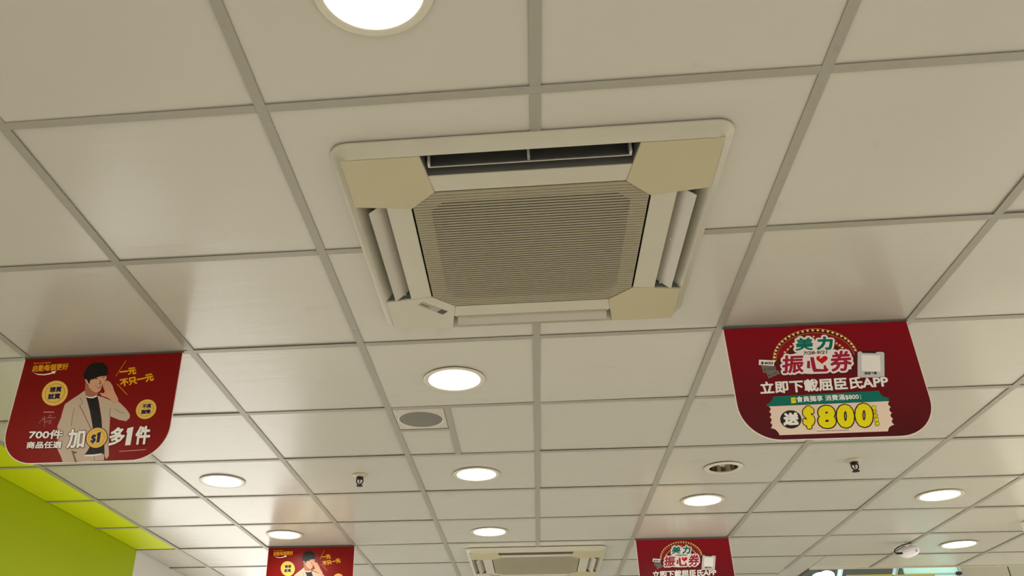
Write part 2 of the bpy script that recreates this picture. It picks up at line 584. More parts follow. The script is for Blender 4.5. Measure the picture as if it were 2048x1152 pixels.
# the one that is off: a bare reflector cone
root = thing('unlit_downlight', 'unlit recessed downlight with chrome reflector in white ring', 'downlight', (DEAD[0], DEAD[1], CEIL))
link('trim_ring', lathe([(.0705, .02), (.0705, -.0005), (.090, -.0005), (.0915, -.002), (.088, -.0045), (.080, -.006), (.073, -.0070), (.0690, -.006), (.0680, .0)], 56), TRIM, root)
link('reflector', lathe([(.0680, .0), (.066, .018), (.060, .040), (.048, .060), (.026, .072)], 48), CHROME, root)
link('lamp_socket', lathe([(.026, .072), (.026, .066), (.012, .064), (.0, .064)], 32), mat('socket', (90, 84, 70), .6), root)

# ---------------------------------------------------------------- loudspeaker
root = thing('ceiling_speaker', 'square white ceiling loudspeaker with round grey mesh', 'speaker', (-0.482, 1.929, CEIL))
pl = [(-.106, -.117), (.106, -.117), (.106, .121), (-.106, .121)]
V, F = [], []
me = tile_mesh(.208, .226, (0.0, -0.0, .094))
link('plate', me, mat('speaker_plate', (190, 184, 168), .4), root, (0, -.001, -.0005))
link('mesh_ring', lathe([(.094, .006), (.0965, -.0015), (.0940, -.0035), (.0905, -.0015), (.0895, .006)], 56), TRIM, root)
link('mesh', lathe([(.0905, .001), (.070, -.0015), (.030, -.003), (.0, -.0032)], 48), GREYMESH, root)
for sx, sy in ((-.088, -.096), (.088, -.096), (.088, .096), (-.088, .096)):
    link('screw', lathe([(.0055, .001), (.0050, -.0015), (.0025, -.0025), (.0, -.0027)], 14), STEEL, root, (sx, sy, -.0005))

# ---------------------------------------------------------------- sprinkler heads
def make_sprinkler(loc, label):
    root = thing('sprinkler_head', label, 'sprinkler', (loc[0], loc[1], CEIL), 'fire sprinkler heads')
    link('escutcheon', lathe([(.0, .004), (.034, .004), (.034, .0005), (.0335, -.0015), (.026, -.0060), (.014, -.0085), (.0, -.0085)], 40), mat('escutcheon_cream', (180, 172, 148), .4), root)
    link('body', lathe([(.0155, -.008), (.0155, -.013), (.0120, -.017), (.0, -.017)], 24), BLACK, root)
    for s in (-1, 1):
        link('frame_arm', tube([(s * .0125, 0, -.015), (s * .0145, 0, -.022), (s * .0135, 0, -.030), (s * .009, 0, -.037), (s * .002, 0, -.0415)], .0028), BLACK, root)
    link('glass_bulb', lathe([(.0, -.016), (.0022, -.018), (.0030, -.026), (.0022, -.035), (.0, -.038)], 14), BRASS, root)
    link('deflector', lathe([(.0, -.0400), (.0050, -.0405), (.0060, -.0440), (.0145, -.0450), (.0150, -.0470), (.0, -.0470)], 24), BLACK, root)
    return root
sp = make_sprinkler((-0.879, 2.676), 'black fire sprinkler head between the two left downlights')
sp.scale = (1.12, 1.12, 1.12)
sp2 = copy_tree(sp); sp2.location = (1.481, 2.664, CEIL); sp2['label'] = 'black fire sprinkler head to the right of the unlit downlight'

# ---------------------------------------------------------------- small sensor with its lead
root = thing('ceiling_sensor', 'small rounded white ceiling sensor with a looped black lead', 'sensor', (2.369, 4.456, CEIL))
link('mount', lathe([(.0, .0), (.020, .0), (.020, -.010), (.011, -.014), (.011, -.038), (.0, -.038)], 24), WHITE, root)
bm = bmesh.new()
bmesh.ops.create_uvsphere(bm, u_segments=28, v_segments=16, radius=1.0)
for v in bm.verts:
    x, y, z = v.co
    sgn = lambda a, p: math.copysign(abs(a) ** p, a)
    v.co = (sgn(x, .75) * .060, sgn(y, .75) * .046, sgn(z, .8) * .032)
bmesh.ops.rotate(bm, cent=(0, 0, 0), matrix=Matrix.Rotation(math.radians(-20), 3, 'Y') @ Matrix.Rotation(math.radians(18), 3, 'X'), verts=bm.verts)
bmesh.ops.translate(bm, verts=bm.verts, vec=(0, 0, -.052))
me = bpy.data.meshes.new('mesh'); bm.to_mesh(me); bm.free()
for p in me.polygons: p.use_smooth = True
body = link('body', me, mat('sensor_white', (236, 230, 234), .35), root)
R = (Matrix.Rotation(math.radians(-20), 4, 'Y') @ Matrix.Rotation(math.radians(18), 4, 'X'))
me = boxes((.010, .024, -.0385, -.033, -.007, .007)); me.transform(Matrix.Translation((.010, -.006, -.050)) @ R)
link('window', me, mat('sensor_window', (120, 112, 118), .3), body)
me = boxes((.013, .021, -.0392, -.0380, -.004, .004)); me.transform(Matrix.Translation((.010, -.006, -.050)) @ R)
link('window_glass', me, mat('sensor_window_pale', (205, 198, 205), .3), body)
link('lead', tube([(.020, -.01, .0), (.000, -.02, -.006), (-.035, -.024, -.014), (-.070, -.026, -.028), (-.094, -.026, -.044), (-.100, -.026, -.056), (-.090, -.024, -.064), (-.072, -.02, -.066)], .0036), BLACK, root)
link('plug', boxes((-.082, -.042, -.026, -.014, -.071, -.060)), BLACK, root)

# ---------------------------------------------------------------- the hall beyond the ceiling edge
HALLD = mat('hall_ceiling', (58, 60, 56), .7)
struct('wall_front', boxes((XL - .1, XR + .6, YF, YF + .1, 0, 4.2)), mat('hall_wall', (96, 104, 96), .6), 'dim wall high in the hall beyond')  # carried unseen down to the floor to block daylight from the far end
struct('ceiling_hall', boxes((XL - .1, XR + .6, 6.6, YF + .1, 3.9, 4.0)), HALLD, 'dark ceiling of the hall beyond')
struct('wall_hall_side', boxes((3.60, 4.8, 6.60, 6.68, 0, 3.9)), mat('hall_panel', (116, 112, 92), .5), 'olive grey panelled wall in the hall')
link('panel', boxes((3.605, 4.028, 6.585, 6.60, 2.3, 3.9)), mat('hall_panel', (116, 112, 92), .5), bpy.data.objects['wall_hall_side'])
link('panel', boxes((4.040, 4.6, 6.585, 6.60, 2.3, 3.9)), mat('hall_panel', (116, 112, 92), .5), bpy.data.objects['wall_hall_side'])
root = thing('yellow_sign', 'yellow sign board in the hall beyond the ceiling edge', 'sign', (2.98, 6.40, 2.606))
YEL = mat('yellow_sign', (140, 122, 0), .45)
link('board', boxes((-.36, .0, -.03, .03, 0, .405)), YEL, root)
link('board', boxes((.012, .345, -.03, .03, 0, .400)), YEL, root)
link('backing', boxes((-.34, .33, .03, .06, .02, .38)), HALLD, root)
root = thing('glass_screen', 'pale teal glass screen with thin steel frame in the hall', 'glass screen', (3.46, 6.56, 2.3))
TEAL = mat('teal_glass', (150, 196, 182), .15, .6, emit=0.0)
link('pane', boxes((-.30, .145, -.01, .01, 0, .735), (-.30, .145, -.01, .01, .745, 1.5)), TEAL, root)
link('mullion', boxes((.145, .163, -.02, .02, 0, 1.5)), mat('frame_grey', (120, 140, 132), .4, metal=.5), root)
link('rail', boxes((-.30, .145, -.015, .015, .735, .745)), mat('frame_grey', (120, 140, 132), .4), root)
link('clamp', boxes((.12, .16, -.03, -.01, .728, .752)), BLACK, root)
HL = mat('hall_lamp_glass', (214, 240, 250), .4, emit=4.0)
for k, (x, z, s) in enumerate(((2.44, 3.012, .075), (2.53, 3.055, .06))):
    root = thing('hall_lamp', ('lower white globe lamp in the hall beyond the ceiling edge', 'upper white globe lamp in the hall beyond the ceiling edge')[k], 'lamp', (x, 6.5 + .1 * k, z), 'globe lamps in the hall')
    link('globe', lathe([(s * math.cos(a), s * .62 * math.sin(a)) for a in [math.pi * (q / 10 - .5) for q in range(11)]], 24), HL, root)
    link('rod', tube([(0, 0, s * .6), (0, 0, 3.9 - z)], .006), BLACK, root)
for k, (xa, xb) in enumerate(((3.06, 3.22), (2.60, 2.74))):
    root = thing('hall_beam', ('slanting pale steel beam above the yellow sign', 'slanting steel beam beside the globe lamps')[k], 'beam', (xa, 6.7, 2.9), 'steel beams in the hall')
    link('web', tube([(0, 0, 0), (xb - xa, .05, .32)], .022, 6), mat('beam_pale', (190, 215, 215), .35), root)
    link('flange', tube([(.03, .03, 0), (xb - xa + .03, .08, .32)], .012, 6), HALLD, root)

# ---------------------------------------------------------------- printed banners
PRINT = {
    'red': (170, 22, 14), 'red_print': (150, 6, 22), 'white': (250, 246, 240), 'cream': (246, 236, 230), 'black': (30, 27, 30), 'hair': (22, 18, 17),
    'skin': (224, 168, 136), 'skin_shade': (176, 112, 86), 'skin_dark': (120, 62, 50), 'jacket': (206, 184, 162), 'jacket_dark': (124, 100, 84),
    'gold': (240, 200, 96), 'gold_dark': (214, 142, 40), 'amber': (244, 178, 16), 'navy': (42, 30, 78), 'maroon': (92, 8, 16), 'pink': (240, 190, 180),
    'teal': (0, 116, 100), 'crimson': (170, 24, 58), 'scarlet': (206, 10, 22), 'bulb': (255, 220, 160), 'ticket': (246, 222, 202), 'yellow': (250, 232, 6),
    'ink': (38, 28, 24), 'ink_soft': (88, 78, 74), 'grey_dark': (128, 118, 112), 'grey_light': (214, 208, 208),
}
def pm(c):
    return mat('print_' + c, PRINT[c], 0.42, 0.25)

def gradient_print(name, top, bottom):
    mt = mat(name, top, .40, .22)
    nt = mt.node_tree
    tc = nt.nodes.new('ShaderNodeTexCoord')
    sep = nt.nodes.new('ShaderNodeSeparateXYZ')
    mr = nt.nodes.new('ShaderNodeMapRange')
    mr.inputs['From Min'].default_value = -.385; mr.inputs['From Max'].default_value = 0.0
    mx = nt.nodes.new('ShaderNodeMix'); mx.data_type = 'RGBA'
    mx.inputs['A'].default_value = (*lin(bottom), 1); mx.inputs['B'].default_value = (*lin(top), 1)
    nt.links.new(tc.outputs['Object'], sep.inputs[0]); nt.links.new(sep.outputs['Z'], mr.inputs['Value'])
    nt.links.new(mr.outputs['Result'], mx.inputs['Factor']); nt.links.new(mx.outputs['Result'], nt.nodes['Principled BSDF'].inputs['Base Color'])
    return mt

W, H, RC = 580.0, 386.0, 118.0
def outline(inset=0.0):
    a = [(inset, 0.0 if inset == 0 else .0)]
    pts = [(inset, 0.0)]
    rad = RC - inset
    for k in range(13):
        t = math.pi / 2 * k / 12
        pts.append((RC - rad * math.cos(t), H - RC + rad * math.sin(t)))
    for k in range(13):
        t = math.pi / 2 * k / 12
        pts.append((W - RC + rad * math.sin(t), H - RC + rad * math.cos(t)))
    pts.append((W - inset, 0.0))
    return pts

def pt(s, t, layer, ink=0.0):
    return (s / 1000, -0.0012 - layer * 0.00022 - ink, -t / 1000)

def ink():
    return random.random() * 0.00015        # each stroke of print lies at its own depth so that none coincide

def text_mesh(body):
    cu = bpy.data.curves.new('lettering', 'FONT')
    cu.body = body; cu.fill_mode = 'FRONT'; cu.resolution_u = 3
    o = bpy.data.objects.new('lettering', cu)
    col.objects.link(o)
    bpy.context.view_layer.update()
    me = bpy.data.meshes.new_from_object(o.evaluated_get(bpy.context.evaluated_depsgraph_get()))
    bpy.data.objects.remove(o); bpy.data.curves.remove(cu)
    return me

TEXT = {}
def text_geo(body, bl, br, tl, bold, layer, V, F):
    if body not in TEXT:
        me = text_mesh(body)
        vs_ = [(v.co.x, v.co.y) for v in me.vertices]
        fs_ = [tuple(p.vertices) for p in me.polygons]
        cnt = {}
        for fc in fs_:
            for i in range(len(fc)):
                k = tuple(sorted((fc[i], fc[(i + 1) % len(fc)])))
                cnt[k] = cnt.get(k, 0) + 1
        es_ = [k for k, n in cnt.items() if n == 1]
        bpy.data.meshes.remove(me)
        TEXT[body] = (vs_, fs_, es_)
    vs_, fs_, es_ = TEXT[body]
    x0, x1 = min(v[0] for v in vs_), max(v[0] for v in vs_)
    y0, y1 = min(v[1] for v in vs_), max(v[1] for v in vs_)
    mp = []
    for x, y in vs_:
        a, b = (x - x0) / (x1 - x0), (y - y0) / (y1 - y0)
        mp.append((bl[0] + (br[0] - bl[0]) * a + (tl[0] - bl[0]) * b, bl[1] + (br[1] - bl[1]) * a + (tl[1] - bl[1]) * b))
    base = len(V)
    V += [pt(s, t, layer, .00017) for s, t in mp]
    F += [tuple(i + base for i in fc) for fc in fs_]
    if bold > .1:
        nseg = 8 if bold < 3 else 12
        seen = set()
        for a, b in es_:
            A, B = Vector(mp[a]), Vector(mp[b])
            d = B - A
            if d.length < 1e-6: continue
            nrm = Vector((-d.y, d.x)).normalized() * bold
            k = len(V); dp = ink()
            for q in (A + nrm, A - nrm, B - nrm, B + nrm): V.append(pt(q.x, q.y, layer, dp))
            F.append((k, k + 1, k + 2, k + 3))
            for idx, C in ((a, A), (b, B)):
                key = (round(C.x, 1), round(C.y, 1))
                if key in seen: continue
                seen.add(key)
                k = len(V); dp = ink()
                for w in range(nseg):
                    t = 2 * math.pi * w / nseg
                    V.append(pt(C.x + bold * math.cos(t), C.y + bold * math.sin(t), layer, dp))
                F.append(tuple(range(k, k + nseg)))

ART_PORTRAIT = [
('poly', 'portrait/jacket', 'jacket', 2, [(249.0, 131.0), (253.0, 136.9), (261.4, 158.4), (273.2, 181.7), (287.3, 212.5), (302.0, 250.3), (310.1, 272.7), (309.7, 291.0), (312.8, 331.0), (308.7, 345.2), (296.7, 364.5), (284.7, 383.6), (279.8, 385.6), (230.2, 384.1), (218.9, 363.8), (205.5, 345.5), (199.3, 334.5), (194.2, 305.3), (181.3, 257.1), (187.0, 227.5), (187.5, 201.2), (189.7, 178.5), (209.1, 162.1), (231.7, 145.7)]),
('poly', 'portrait/jacket', 'jacket', 2, [(300.2, 151.5), (318.1, 156.8), (348.6, 169.5), (365.7, 180.7), (381.4, 176.4), (397.1, 190.3), (414.8, 206.0), (429.2, 223.4), (431.7, 236.5), (421.1, 247.9), (396.4, 242.6), (361.3, 228.3), (367.0, 267.4), (371.6, 300.4), (377.5, 333.1), (384.9, 365.5), (379.6, 378.4), (371.2, 368.6), (362.3, 332.6), (354.1, 303.5), (341.3, 268.3), (332.9, 236.6), (322.1, 206.3), (310.9, 175.6)]),
('poly', 'portrait/shirt', 'black', 2, [(261.1, 153.8), (271.8, 158.0), (286.8, 158.6), (298.8, 153.7), (309.0, 175.5), (320.6, 206.2), (331.8, 236.5), (342.1, 273.8), (310.5, 272.7), (300.4, 242.8), (286.4, 208.7), (272.8, 179.8)]),
('poly', 'portrait/shirt', 'black', 3, [(307.6, 347.0), (312.5, 332.8), (359.0, 321.7), (366.9, 355.0), (360.0, 357.9), (330.1, 360.9), (302.0, 360.7)]),
('poly', 'portrait/collar', 'white', 4, [(258.6, 149.1), (271.1, 154.9), (286.2, 155.5), (296.9, 149.8), (299.5, 154.9), (287.2, 160.2), (272.1, 159.6), (261.5, 155.3)]),
('poly', 'portrait/collar', 'white', 4, [(302.0, 360.7), (330.1, 360.9), (360.0, 357.9), (360.8, 361.9), (331.2, 365.9), (297.0, 365.9)]),
('poly', 'portrait/trousers', 'jacket', 3, [(297.0, 365.9), (331.2, 365.9), (360.8, 361.9), (367.2, 360.0), (371.7, 381.4), (334.8, 383.0), (279.6, 384.9)]),
('poly', 'portrait/neck', 'skin_shade', 3, [(246.3, 99.8), (258.0, 112.0), (277.3, 131.3), (290.2, 139.2), (300.7, 139.6), (299.5, 151.5), (286.3, 155.9), (271.0, 154.6), (258.3, 147.5), (250.6, 133.0)]),
('poly', 'portrait/ear', 'skin', 4, [(241.3, 87.1), (248.5, 88.9), (256.2, 100.2), (258.3, 109.6), (251.9, 104.7), (245.7, 96.6)]),
('poly', 'portrait/face', 'skin', 5, [(257.2, 94.4), (271.8, 88.3), (287.0, 80.0), (307.1, 76.5), (317.9, 77.7), (320.1, 90.4), (313.2, 100.6), (309.2, 110.2), (309.3, 121.8), (306.9, 133.3), (299.5, 139.2), (289.4, 139.2), (276.1, 131.3), (264.5, 120.8), (258.1, 108.9)]),
('poly', 'portrait/hair', 'hair', 6, [(239.0, 87.0), (232.2, 69.7), (236.0, 54.1), (241.7, 40.4), (251.6, 29.7), (269.9, 25.7), (291.4, 28.2), (307.3, 37.3), (316.3, 49.7), (320.3, 65.6), (318.8, 78.6), (302.0, 79.4), (287.4, 81.9), (277.2, 87.0), (272.3, 90.7), (264.4, 88.8), (262.2, 96.5), (262.3, 107.5), (256.4, 101.0), (248.8, 90.1)]),
('poly', 'portrait/features', 'skin_dark', 6, [(276.4, 88.5), (282.3, 84.5), (291.1, 86.8), (285.3, 89.7)]),
('poly', 'portrait/features', 'skin_dark', 6, [(302.3, 84.5), (308.1, 81.6), (315.2, 83.1), (309.0, 86.0)]),
('poly', 'portrait/features', 'skin_dark', 6, [(283.8, 113.0), (296.6, 116.7), (307.0, 112.4), (304.6, 122.4), (296.0, 124.4)]),
('poly', 'portrait/features', 'skin_dark', 6, [(296.4, 94.1), (298.7, 94.2), (304.6, 106.1), (299.6, 109.4), (294.7, 107.3), (300.2, 105.2)]),
('poly', 'portrait/collar', 'white', 7, [(287.4, 115.5), (297.0, 118.6), (305.2, 114.7), (301.2, 120.3), (294.5, 120.8)]),
('poly', 'portrait/hand', 'skin', 7, [(305.6, 141.7), (320.9, 143.5), (324.3, 137.9), (318.1, 126.1), (311.9, 114.2), (310.4, 101.7), (315.5, 95.7), (320.0, 99.0), (324.1, 95.2), (330.0, 100.2), (335.6, 102.0), (347.2, 116.4), (356.6, 135.3), (369.8, 155.0), (377.7, 166.8), (379.6, 176.4), (369.6, 181.7), (357.2, 175.5), (348.0, 166.4), (331.4, 158.1), (317.5, 153.7)]),
('line', 'portrait/fingers', 'skin_shade', 8, [(315.4, 98.8), (320.6, 120.4), (327.4, 134.9)], 1.2),
('line', 'portrait/fingers', 'skin_shade', 8, [(325.1, 98.4), (330.8, 118.8), (335.9, 132.6)], 1.2),
('line', 'portrait/fingers', 'skin_shade', 8, [(333.3, 103.4), (341.0, 121.2), (345.3, 134.9)], 1.0),
('line', 'portrait/fingers', 'skin_shade', 8, [(324.3, 137.9), (335.3, 149.8)], 1.0),
('line', 'portrait/lapel', 'jacket_dark', 4, [(244.4, 186.3), (260.3, 207.7), (279.6, 236.5), (302.7, 270.6)], 2.4),
('line', 'portrait/lapel', 'jacket_dark', 4, [(239.9, 157.5), (253.2, 175.2), (244.9, 185.2)], 1.6),
('line', 'portrait/lapel', 'jacket_dark', 4, [(227.8, 195.1), (227.2, 225.2), (231.2, 258.9)], 1.6),
('line', 'portrait/lapel', 'jacket_dark', 4, [(355.5, 200.0), (360.2, 230.1)], 1.6),
('line', 'portrait/lapel', 'jacket_dark', 4, [(369.6, 200.5), (394.9, 216.5), (409.6, 217.0)], 1.3),
('poly', 'portrait/lapel', 'jacket_dark', 4, [(250.6, 344.4), (270.8, 350.4), (272.7, 354.1), (262.4, 356.3), (279.5, 384.2), (272.6, 385.4), (258.1, 357.9)]),
('line', 'portrait/lapel', 'jacket_dark', 4, [(335.2, 368.2), (338.8, 381.8)], 1.4),
('ell', 'gold_coin#1', 'gold', 3, (143.5, 135.6), (31.86, -29.92), (34.81, 35.84), 40),
('ell', 'gold_coin#1/rim', 'gold_dark', 4, (143.5, 135.6), (24.8, -23.31), (26.5, 27.29), 40),
('ell', 'gold_coin#1/face', 'gold', 5, (143.5, 135.6), (23.34, -21.92), (24.65, 25.37), 40),
('text', 'gold_coin#1/lettering', 'navy', 6, '想買', (123.8, 132.1), (165.2, 131.5), (122.3, 113.4), 1.0),
('text', 'gold_coin#1/lettering', 'navy', 6, '就買', (124.0, 158.0), (166.8, 157.3), (122.0, 138.6), 1.0),
('ell', 'gold_coin#2', 'gold', 3, (483.6, 207.5), (25.53, -22.76), (24.65, 26.88), 40),
('ell', 'gold_coin#2/rim', 'gold_dark', 4, (483.6, 207.5), (19.35, -17.23), (18.48, 20.17), 40),
('ell', 'gold_coin#2/face', 'gold', 5, (483.6, 207.5), (18.1, -16.13), (17.09, 18.63), 40),
('text', 'gold_coin#2/lettering', 'navy', 6, '不再', (469.6, 205.1), (499.4, 204.0), (469.2, 190.8), 0.8),
('text', 'gold_coin#2/lettering', 'navy', 6, '猶豫', (468.7, 224.1), (500.7, 223.4), (468.4, 210.3), 0.8),
('ell', 'gold_coin#3/edge', 'maroon', 8, (330.5, 303.4), (26.45, -23.7), (28.04, 29.01), 40),
('ell', 'gold_coin#3', 'gold', 9, (330.5, 303.4), (24.77, -22.19), (26.04, 26.95), 40),
('ell', 'gold_coin#3/rim', 'gold_dark', 10, (330.5, 303.4), (19.72, -17.67), (20.32, 21.03), 40),
('ell', 'gold_coin#3/face', 'gold', 11, (330.5, 303.4), (18.52, -16.59), (18.9, 19.53), 40),
('text', 'gold_coin#3/lettering', 'navy', 12, '$', (314.0, 323.1), (328.3, 322.1), (312.0, 293.3), 1.5),
('poly', 'gold_coin#3/lettering', 'navy', 12, [(329.6, 287.3), (341.8, 282.6), (343.7, 319.8), (333.1, 320.8), (332.2, 296.2), (329.5, 296.8)]),
('text', 'offer_lettering/outline', 'maroon', 8, '700件', (90.9, 299.3), (208.9, 302.2), (88.5, 269.4), 2.9),
('text', 'offer_lettering', 'white', 9, '700件', (90.9, 299.3), (208.9, 302.2), (88.5, 269.4), 1.2),
('text', 'offer_lettering/outline', 'maroon', 8, '商品任選', (91.0, 332.4), (212.9, 334.9), (89.2, 309.8), 2.4),
('text', 'offer_lettering', 'white', 9, '商品任選', (91.0, 332.4), (212.9, 334.9), (89.2, 309.8), 0.9),
('text', 'offer_lettering/outline', 'maroon', 8, '加', (232.7, 335.6), (290.6, 335.3), (226.8, 272.0), 4.2),
('text', 'offer_lettering', 'white', 9, '加', (232.7, 335.6), (290.6, 335.3), (226.8, 272.0), 2.2),
('text', 'offer_lettering/outline', 'maroon', 8, '多', (377.1, 331.0), (426.0, 329.3), (376.0, 272.1), 4.2),
('text', 'offer_lettering', 'white', 9, '多', (377.1, 331.0), (426.0, 329.3), (376.0, 272.1), 2.2),
('poly', 'offer_lettering', 'white', 9, [(431.6, 274.1), (451.7, 269.3), (452.9, 332.7), (434.5, 333.9), (433.6, 290.2), (430.5, 287.2)]),
('text', 'offer_lettering/outline', 'maroon', 8, '件', (467.6, 330.7), (514.6, 329.8), (464.2, 270.1), 4.2),
('text', 'offer_lettering', 'white', 9, '件', (467.6, 330.7), (514.6, 329.8), (464.2, 270.1), 2.2),
('text', 'slogan_lettering', 'amber', 3, '一元', (367.8, 79.1), (423.4, 75.2), (361.6, 55.2), 1.5),
('text', 'slogan_lettering', 'amber', 3, '不只一元', (378.3, 120.8), (491.7, 102.3), (369.6, 95.6), 1.5),
('line', 'slogan_lettering', 'gold', 3, [(377.7, 23.3), (364.4, 51.8), (352.4, 80.8)], 1.5),
('line', 'slogan_lettering', 'gold', 3, [(362.9, 110.9), (383.6, 130.7), (406.3, 151.9)], 1.6),
('text', 'motto_lettering', 'amber', 3, '启動每個更好', (39.0, 51.5), (169.9, 48.4), (36.5, 26.6), 0.5),
('text', 'motto_lettering', 'pink', 3, 'Drive to be Better', (38.5, 22.2), (102.1, 21.4), (36.8, 15.3), 0.05),
('poly', 'motto_lettering/swoosh', 'white', 3, [(44.8, 55.0), (63.5, 60.5), (87.0, 62.3), (105.4, 59.2), (115.5, 56.4), (110.8, 53.0), (128.6, 52.2), (124.0, 63.1), (120.2, 60.2), (106.6, 64.0), (88.0, 66.4), (64.4, 64.2)]),
('line', 'signature', 'pink', 3, [(111.1, 244.2), (124.1, 228.9), (142.0, 225.8), (160.7, 226.5)], 0.7),
('line', 'signature', 'pink', 3, [(125.3, 218.4), (132.0, 236.7), (134.5, 256.2)], 0.7),
('line', 'signature', 'pink', 3, [(120.2, 225.0), (134.9, 242.4), (138.6, 235.1), (146.5, 244.7)], 0.6),
('line', 'signature', 'pink', 3, [(141.1, 222.0), (144.9, 214.7), (151.6, 219.4), (145.7, 226.0), (141.1, 222.0)], 0.6),
('line', 'signature', 'pink', 3, [(143.5, 235.2), (155.5, 235.7), (147.6, 249.2)], 0.6),
('line', 'signature', 'pink', 3, [(146.8, 238.0), (160.7, 249.7)], 0.6),
('line', 'signature', 'pink', 3, [(154.1, 230.0), (166.4, 226.7), (166.1, 221.1)], 0.5),
('line', 'signature', 'pink', 3, [(119.6, 204.3), (156.5, 205.7)], 2.2),
('line', 'small_print', 'pink', 3, [(418.1, 353.0), (464.3, 351.3), (508.6, 349.9)], 1.8),
]
